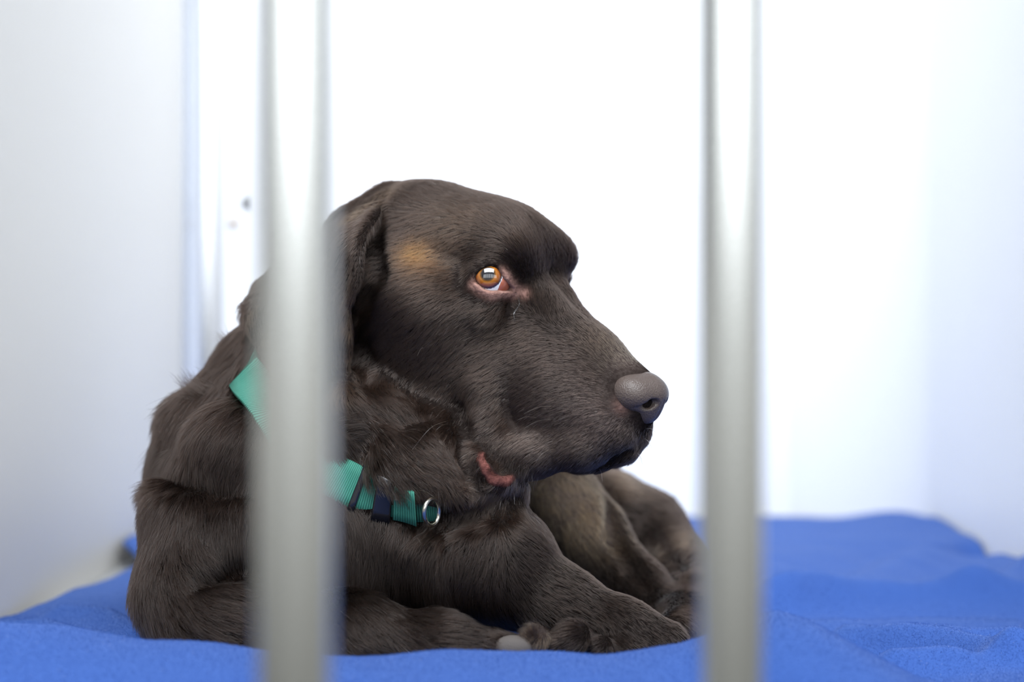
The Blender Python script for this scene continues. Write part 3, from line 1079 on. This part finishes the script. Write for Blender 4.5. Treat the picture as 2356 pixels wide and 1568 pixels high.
# ------------------------------------------------------------------ fur
GUIDES = [  # photo pixel where the hair grows, where it points, length mm
    (1450, 830, 1400, 790, 4), (1380, 800, 1320, 740, 4.5), (1380, 900, 1310, 890, 4.5), (1300, 900, 1235, 925, 5.5), (1250, 1000, 1190, 1030, 6), (1150, 1000, 1090, 1040, 6.5),
    (1350, 1000, 1300, 1030, 5), (1440, 1000, 1405, 1030, 4), (1280, 1060, 1255, 1092, 6), (1090, 1000, 1070, 1010, 7), (1100, 1110, 1080, 1112, 7), (1220, 850, 1160, 890, 6),
    (1330, 830, 1270, 830, 5), (1260, 700, 1250, 640, 5), (1250, 600, 1225, 545, 6), (1180, 520, 1120, 485, 7), (1080, 480, 1000, 452, 9), (960, 450, 900, 436, 9), (1280, 580, 1262, 545, 6),
    (1130, 580, 1085, 588, 6), (1200, 600, 1185, 565, 6), (1060, 650, 1000, 678, 8), (1130, 720, 1080, 750, 7), (1200, 760, 1145, 795, 6.5), (1020, 560, 960, 590, 9), (950, 520, 902, 545, 9),
    (940, 640, 890, 672, 9), (1000, 780, 945, 822, 10), (930, 760, 872, 800, 10), (870, 740, 825, 790, 10), (1080, 850, 1030, 890, 8), (1060, 920, 1020, 960, 8), (1230, 660, 1225, 610, 5),
    (880, 1000, 960, 1060, 13), (960, 1080, 1040, 1115, 12), (1060, 1120, 1120, 1150, 11), (1000, 1155, 985, 1176, 11), (1100, 1140, 1085, 1165, 11), (860, 960, 900, 985, 12),
    (820, 1080, 850, 1130, 14), (560, 950, 520, 1050, 20), (450, 950, 415, 1030, 20), (520, 800, 465, 865, 17), (450, 1150, 445, 1260, 19), (380, 1150, 345, 1250, 15), (520, 1180, 530, 1280, 19),
    (450, 1300, 520, 1355, 16), (480, 1420, 560, 1440, 14), (380, 1400, 420, 1440, 13), (330, 1300, 330, 1380, 13), (880, 1250, 870, 1340, 18), (1000, 1250, 1000, 1330, 16), (1100, 1240, 1060, 1320, 11), (900, 1400, 970, 1425, 13),
    (800, 1300, 800, 1390, 18), (700, 1250, 690, 1340, 18), (1230, 1250, 1320, 1310, 7), (1350, 1330, 1440, 1390, 6), (1500, 1430, 1545, 1465, 5), (1300, 1380, 1370, 1420, 7),
    (850, 460, 780, 530, 6), (720, 600, 700, 700, 6), (700, 750, 710, 840, 6), (640, 640, 600, 690, 7), (800, 600, 780, 680, 6), (760, 850, 755, 890, 5), (600, 740, 640, 800, 6),
    (1300, 1150, 1345, 1250, 8), (1400, 1280, 1480, 1370, 7), (1450, 1120, 1520, 1230, 9), (1580, 1300, 1600, 1390, 9), (1250, 1200, 1300, 1280, 9), (1060, 1480, 1110, 1485, 8), (1310, 1470, 1280, 1490, 7), (1220, 1450, 1200, 1470, 8),
]
gp = np.array([pick(a, b_) for a, b_, *_ in GUIDES])
gq = np.array([pick(c, d) for _, _, c, d, _ in GUIDES])
gv = gq - gp
far = np.linalg.norm(gv, axis=1) > 60
pxv = np.array([[(c - a) / 4.0, 0, -(d - b_) / 4.0] for a, b_, c, d, _ in GUIDES])
gv[far] = pxv[far]
gv /= np.linalg.norm(gv, axis=1)[:, None]
gl = np.array([g[4] * (1.25 if g[4] >= 13 else 1) for g in GUIDES], float)
flow = np.zeros_like(V)
leng = np.zeros(len(V))
for s in range(0, len(V), 20000):
    d2 = ((V[s:s + 20000, None] - gp[None]) ** 2).sum(-1)
    w = 1 / (d2 + 60) ** 2
    w /= w.sum(1, keepdims=True)
    flow[s:s + 20000] = w @ gv
    leng[s:s + 20000] = w @ gl
back = np.clip((V[:, 1] - 90) / 60, 0, 1)[:, None]
flow = flow * (1 - 0.6 * back) + np.array([0.3, 0.6, -0.6]) * 0.6 * back
# no hair on the lids, lips, nose leather, mouth slit; sparse inside the ear
dens = np.clip((LID - 1.2) / 2.0, 0, 1) * np.clip((LOW - 2.0) / 5.0, 0.03, 1)
dens *= np.clip((LIPD - 2.4) / 1.0, 0, 1)
nd = field(NP_, V)
dens *= np.clip((nd + 0.2) / 1.6, 0, 1)
dens *= np.where(V[:, 2] < -2, 0.2, 1)
cd = np.min(np.linalg.norm(V[:, None] - loop[:len(arc):3][None], axis=2), axis=1)
dens *= np.clip((cd - 9) / 3, 0, 1)
leng *= np.clip(0.30 + (LID / 12), 0.30, 1) * np.clip(0.4 + nd / 12, 0.4, 1)
facing = (VN * VC).sum(1) / np.linalg.norm(VC, axis=1)
dens *= np.where((facing < 0.35) | (V[:, 1] < 60), 1, 0.45) * np.where(V[:, 1] > 120, 0.4, 1) * np.where((to_head(V)[:, 0] > -70) & (V[:, 2] > 70), 1.7, 1)

def grow_fur(count, name):
    tri = np.concatenate([Q[:, [0, 1, 2]], Q[:, [0, 2, 3]]])
    a, b_, c = V[tri[:, 0]], V[tri[:, 1]], V[tri[:, 2]]
    ar = np.linalg.norm(np.cross(b_ - a, c - a), axis=1) / 2 * dens[tri].mean(1)
    pick_t = RNG.choice(len(tri), count, p=ar / ar.sum())
    u = RNG.random((count, 2))
    m = u.sum(1) > 1
    u[m] = 1 - u[m]
    bw = np.c_[1 - u.sum(1), u]
    t = tri[pick_t]
    mix = lambda A: (A[t] * bw[..., None]).sum(1)
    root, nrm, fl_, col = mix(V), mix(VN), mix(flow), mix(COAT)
    ln_ = (leng[t] * bw).sum(1)
    nrm /= np.linalg.norm(nrm, axis=1)[:, None]
    tan = fl_ - nrm * (fl_ * nrm).sum(1)[:, None]
    tan /= np.linalg.norm(tan, axis=1)[:, None] + 1e-6
    # soft clumping: a slow pseudo-noise sways neighbouring hairs together
    def sway(k, ph):
        return np.sin(root @ np.array([0.61, 0.37, 0.70]) * k + ph) * np.sin(root @ np.array([-0.52, 0.66, 0.54]) * k * 1.37 + 2 * ph) + 0.5 * np.sin(root @ np.array([0.2, -0.8, 0.57]) * k * 2.3 + ph)
    side = np.cross(nrm, tan)
    lo_ = np.clip(ln_ / 14, 0.3, 1.4)
    ang = (0.22 * sway(0.45, 1.0) + 0.20 * sway(1.1, 2.0)) * lo_ + RNG.normal(0, 0.13, count)
    dirn = tan * np.cos(ang)[:, None] + side * np.sin(ang)[:, None]
    lift = np.clip(0.30 + 0.10 * sway(0.8, 4.0) * lo_ + RNG.normal(0, 0.07, count), 0.10, 0.8)
    L = ln_ * (0.65 + 0.5 * RNG.random(count))
    K = 5
    pts = np.zeros((count, K, 3))
    p = root - nrm * 0.4
    curl = RNG.normal(0, 0.10, count) * lo_
    for k in range(K):
        pts[:, k] = p
        lf = lift * (1 - 0.85 * k / (K - 1))
        d = dirn + nrm * lf[:, None] + side * (curl * k)[:, None]
        d[:, 2] -= 0.05 * k * lo_
        d /= np.linalg.norm(d, axis=1)[:, None]
        p = p + d * (L / (K - 1))[:, None]
    # neighbouring hairs lean together into small locks
    for cell, pull in ((0.16, 0.45), (0.42, 0.25)):
        jit = np.stack([np.sin(root @ np.array([0.9, 0.7, 1.1]) + q) for q in (0, 2, 4)], 1)
        size = np.round(np.log2(np.clip(ln_, 3, 30)))
        cs_ = (2 ** size * cell)[:, None]
        ij = np.floor(root / cs_ + 0.4 * jit).astype(np.int64)
        key = ((ij[:, 0] + 5000) * 10007 + (ij[:, 1] + 5000)) * 10007 + (ij[:, 2] + 5000) + size.astype(np.int64) * 10 ** 13
        _, inv, cnt = np.unique(key, return_inverse=True, return_counts=True)
        inv = inv.ravel()
        for k in range(1, K):
            mean = np.stack([np.bincount(inv, pts[:, k, q]) for q in range(3)], 1) / cnt[:, None]
            wgt = pull * (k / (K - 1)) ** 1.2
            pts[:, k] = pts[:, k] * (1 - wgt) + mean[inv] * wgt
    # colour: per-hair variation, a few pale and grey hairs on the muzzle
    hcol = col * np.exp(RNG.normal(0, 0.22, count))[:, None]
    hr = to_head(root)
    grey = (hr[:, 0] > -30) & (hr[:, 0] < 95) & (hr[:, 2] < -60) & (hr[:, 2] > -130)
    hit = grey & (RNG.random(count) < 0.016) | (RNG.random(count) < 0.0007)
    hcol[hit] = np.array([0.45, 0.40, 0.36])
    rad = np.where(hit, 0.078, 0.070) * np.clip(ln_ / 9, 0.75, 1.25)
    prof = np.array([1.0, 1.0, 0.85, 0.6, 0.12])
    R = rad[:, None] * prof[None]
    extra = []
    for a, b_, c, d, n, spread, ln2 in TUFTS:
        p0 = pick(a, b_)
        v = P(c, d, p0[1]) - P(a, b_, p0[1])
        v /= np.linalg.norm(v)
        r0 = p0 + RNG.normal(0, spread, (n, 3)) * np.array([1, 0.6, 1])
        dv = v + RNG.normal(0, 0.22, (n, 3))
        dv /= np.linalg.norm(dv, axis=1)[:, None]
        L2 = ln2 * (0.6 + 0.5 * RNG.random((n, 1)))
        sag = np.array([0, 0, -1.0])
        extra.append(np.stack([r0 + dv * L2 * t + (v * 0.6 + sag * 0.35) * L2 * t * t * 0.4 for t in np.linspace(0, 1, K)], 1))
    ex_ = np.concatenate(extra)
    pts = np.concatenate([pts, ex_])
    R = np.concatenate([R, 0.065 * prof[None].repeat(len(ex_), 0)])
    hcol = np.concatenate([hcol, np.array([[0.016, 0.0105, 0.008]]).repeat(len(ex_), 0)])
    return curves_obj(name, pts, R, hcol)
TUFTS = [(445, 895, 428, 868, 160, 3.0, 11), (470, 905, 440, 885, 200, 4.0, 12), (520, 790, 505, 770, 90, 2.5, 8), (400, 940, 375, 950, 160, 3.5, 11), (372, 1030, 345, 1068, 240, 2.6, 15),
         (395, 1050, 360, 1082, 160, 3.0, 13), (1232, 1468, 1222, 1432, 130, 2.0, 9), (1218, 1476, 1196, 1452, 110, 2.2, 8), (1140, 1492, 1128, 1486, 80, 2.0, 7), (800, 985, 845, 975, 260, 3.5, 12),
         (1150, 1040, 1138, 1068, 260, 3.0, 7), (1180, 1066, 1172, 1090, 240, 3.0, 6), (1120, 1020, 1104, 1044, 200, 2.6, 7), (1092, 1060, 1086, 1092, 220, 2.6, 7), (1108, 1108, 1112, 1128, 160, 2.5, 7), (1205, 1078, 1198, 1100, 200, 3, 6)]

def curves_obj(name, pts, R, col):
    n, K = pts.shape[:2]
    cu = bpy.data.hair_curves.new(name)
    cu.add_curves([K] * n)
    cu.attributes['position'].data.foreach_set('vector', (pts * MM).astype(np.float32).ravel())
    ra = cu.attributes.get('radius') or cu.attributes.new('radius', 'FLOAT', 'POINT')
    ra.data.foreach_set('value', (R * MM).astype(np.float32).ravel())
    c = cu.attributes.new('hair_tone', 'FLOAT_COLOR', 'CURVE')
    c.data.foreach_set('color', np.c_[col, np.ones(n)].astype(np.float32).ravel())
    o = bpy.data.objects.new(name, cu)
    SC.collection.objects.link(o)
    return o

def hair_material(name, rough=0.30, radial=0.55):
    m = bpy.data.materials.new(name)
    m.use_nodes = True
    nt = m.node_tree
    nt.nodes.remove(nt.nodes['Principled BSDF'])
    h = nt.nodes.new('ShaderNodeBsdfHairPrincipled')
    h.parametrization = 'COLOR'
    h.inputs['Roughness'].default_value = rough
    h.inputs['Radial Roughness'].default_value = radial
    h.inputs['Coat'].default_value = 0.0
    h.inputs['IOR'].default_value = 1.37
    h.inputs['Random Roughness'].default_value = 0.2
    a = nt.nodes.new('ShaderNodeAttribute')
    a.attribute_name = 'hair_tone'
    nt.links.new(a.outputs['Color'], h.inputs['Color'])
    nt.links.new(h.outputs[0], nt.nodes['Material Output'].inputs[0])
    return m
M_hair = hair_material('brown_hair')

if FUR:
    fur = grow_fur(680000, 'fur')
    fur.data.materials.append(M_hair)
    adopt(fur)
    fur['kind'] = 'stuff'

# whiskers and a few stray pale hairs
WH = [(1041, 959, 948, 1034, 12), (1051, 971, 985, 1012, 10), (1053, 972, 1004, 1060, 10), (1265, 938, 1205, 951, 4), (1228, 963, 1190, 966, 4), (1262, 965, 1205, 985, 5),
      (1272, 1032, 1232, 1060, 6), (1490, 990, 1510, 996, 4), (1484, 1010, 1500, 1030, 5), (1472, 1046, 1478, 1068, 4), (1376, 1084, 1386, 1108, 5), (1246, 1106, 1234, 1140, 6),
      (1160, 1150, 1150, 1172, 5), (1185, 1138, 1184, 1160, 5), (962, 1128, 998, 1142, 3), (922, 1148, 948, 1156, 3), (955, 1232, 968, 1250, 3), (968, 800, 960, 818, 3),
      (1150, 586, 1168, 575, 5), (1430, 1078, 1434, 1096, 4)]
wp = []
for a, b_, c, d, bow in WH:
    p0 = pick(a, b_)
    dep = p0[1]
    p1 = P(c, d, dep - 10 - 0.12 * math.hypot(c - a, d - b_))
    n_ = (p0 + p1) / 2 + np.array([0, -0.8 * bow, 0.35 * bow])
    wp.append(smoothline([p0, n_, p1], 10))
wp = np.array(wp)
wr2 = np.linspace(0.16, 0.04, 10)[None].repeat(len(wp), 0)
wk = curves_obj('whiskers', wp, wr2, np.array([[0.30, 0.24, 0.18]]).repeat(len(wp), 0))
wk.data.materials.append(M_hair)
adopt(wk)
wk['kind'] = 'stuff'

M_tear = mat('wet_tear', (0.9, 0.9, 0.9), 0.05, 0, 0.6, Transmission_Weight=1.0, IOR=1.34)
tp = np.array([pick(*q) for q in ((1191, 676), (1192, 690), (1190, 704), (1188, 718), (1186, 732))]) + np.array([0, -0.8, 0])
v, f = tube(smoothline(tp, 24) * MM, np.interp(np.linspace(0, 1, 24), [0, 0.15, 0.4, 0.6, 1], [0.25, 0.45, 0.2, 0.55, 0.12]) * MM, 12)
adopt(mesh_obj('tear', v, f, M_tear))

# ------------------------------------------------------------------ fleece pile
def fleece(count):
    tri_a = []
    vv = bv / MM
    qa = np.array(bf)
    c = vv[qa].mean(1)
    n = np.cross(vv[qa[:, 2]] - vv[qa[:, 0]], vv[qa[:, 3]] - vv[qa[:, 1]])
    ar = np.linalg.norm(n, axis=1)
    n /= ar[:, None]
    seen = ((n * (c - CAM)).sum(1) < 0) & (c[:, 1] > -326) & (c[:, 1] < 300)
    wgt = ar * np.where(seen, 1, 0.05) * np.clip(1.05 - (np.abs(c[:, 1] + 60) / 300) ** 2, 0.08, 1)
    t = RNG.choice(len(qa), count, p=wgt / wgt.sum())
    u, w_ = RNG.random((2, count, 1))
    q = vv[qa[t]]
    p = (q[:, 0] * (1 - u) + q[:, 1] * u) * (1 - w_) + (q[:, 3] * (1 - u) + q[:, 2] * u) * w_
    nn = n[t]
    r1 = RNG.normal(0, 1, (count, 3))
    d1 = nn * 0.9 + r1 * 0.55
    d1 /= np.linalg.norm(d1, axis=1)[:, None]
    d2 = d1 + RNG.normal(0, 0.8, (count, 3))
    d2 /= np.linalg.norm(d2, axis=1)[:, None]
    L = 0.6 + 0.6 * RNG.random((count, 1))
    pts = np.stack([p - nn * 0.2, p + d1 * L * 0.5, p + d1 * L * 0.5 + d2 * L * 0.5], 1)
    rad = np.array([[0.055, 0.05, 0.03]]).repeat(count, 0)
    col = np.array([[0.042, 0.102, 0.34]]) * np.exp(RNG.normal(0, 0.10, (count, 1)))
    pale = RNG.random(count) < 0.004
    col[pale] = (0.45, 0.50, 0.65)
    o = curves_obj('fleece_pile', pts, rad, col)
    o.parent = blanket
    o['kind'] = 'stuff'
    m = bpy.data.materials.new('fleece_fibre')
    m.use_nodes = True
    b_ = bsdf(m)
    a_ = m.node_tree.nodes.new('ShaderNodeAttribute')
    a_.attribute_name = 'hair_tone'
    m.node_tree.links.new(a_.outputs['Color'], b_.inputs['Base Color'])
    b_.inputs['Roughness'].default_value = 0.8
    b_.inputs['Specular IOR Level'].default_value = 0.2
    o.data.materials.append(m)
if FUR:
    fleece(380000)

# ------------------------------------------------------------------ cage door: two bars in front of the lens, joined above and below
M_bar = mat('brushed_steel', (0.74, 0.75, 0.72), 0.25, 1.0)
door = empty('cage_door', (0.0, -0.48, 0.0), 'grey steel bar door of the cage, out of focus in front of the dog', 'cage door')
def bar_at(x, y, r):
    v, f = tube([(x, y, z) for z in np.linspace(-0.02, 0.60, 12)], r, 32)
    o = mesh_obj('bar', v, f, M_bar)
    o.parent = door
    o.matrix_parent_inverse = Matrix.Translation(-door.location)
    return o
xb1, yb1 = (680 - 1178) / FPX * 0.49, -0.51
xb2, yb2 = (1682 - 1178) / FPX * 0.55, -0.45
bar_at(xb1, yb1, 0.0107)
bar_at(xb2, yb2, 0.0103)
dx_, dy_ = xb2 - xb1, yb2 - yb1
bar_at(xb1 - dx_, yb1 - dy_, 0.0107)
bar_at(xb2 + dx_, yb2 + dy_, 0.0103)
for z in (-0.02, 0.60):
    v, f = tube([(xb1 - dx_ * 1.3, yb1 - dy_ * 1.3, z), (xb1, yb1, z), (xb2, yb2, z), (xb2 + dx_ * 1.3, yb2 + dy_ * 1.3, z)], 0.011, 20)
    o = mesh_obj('rail', v, f, M_bar)
    o.parent = door
    o.matrix_parent_inverse = Matrix.Translation(-door.location)
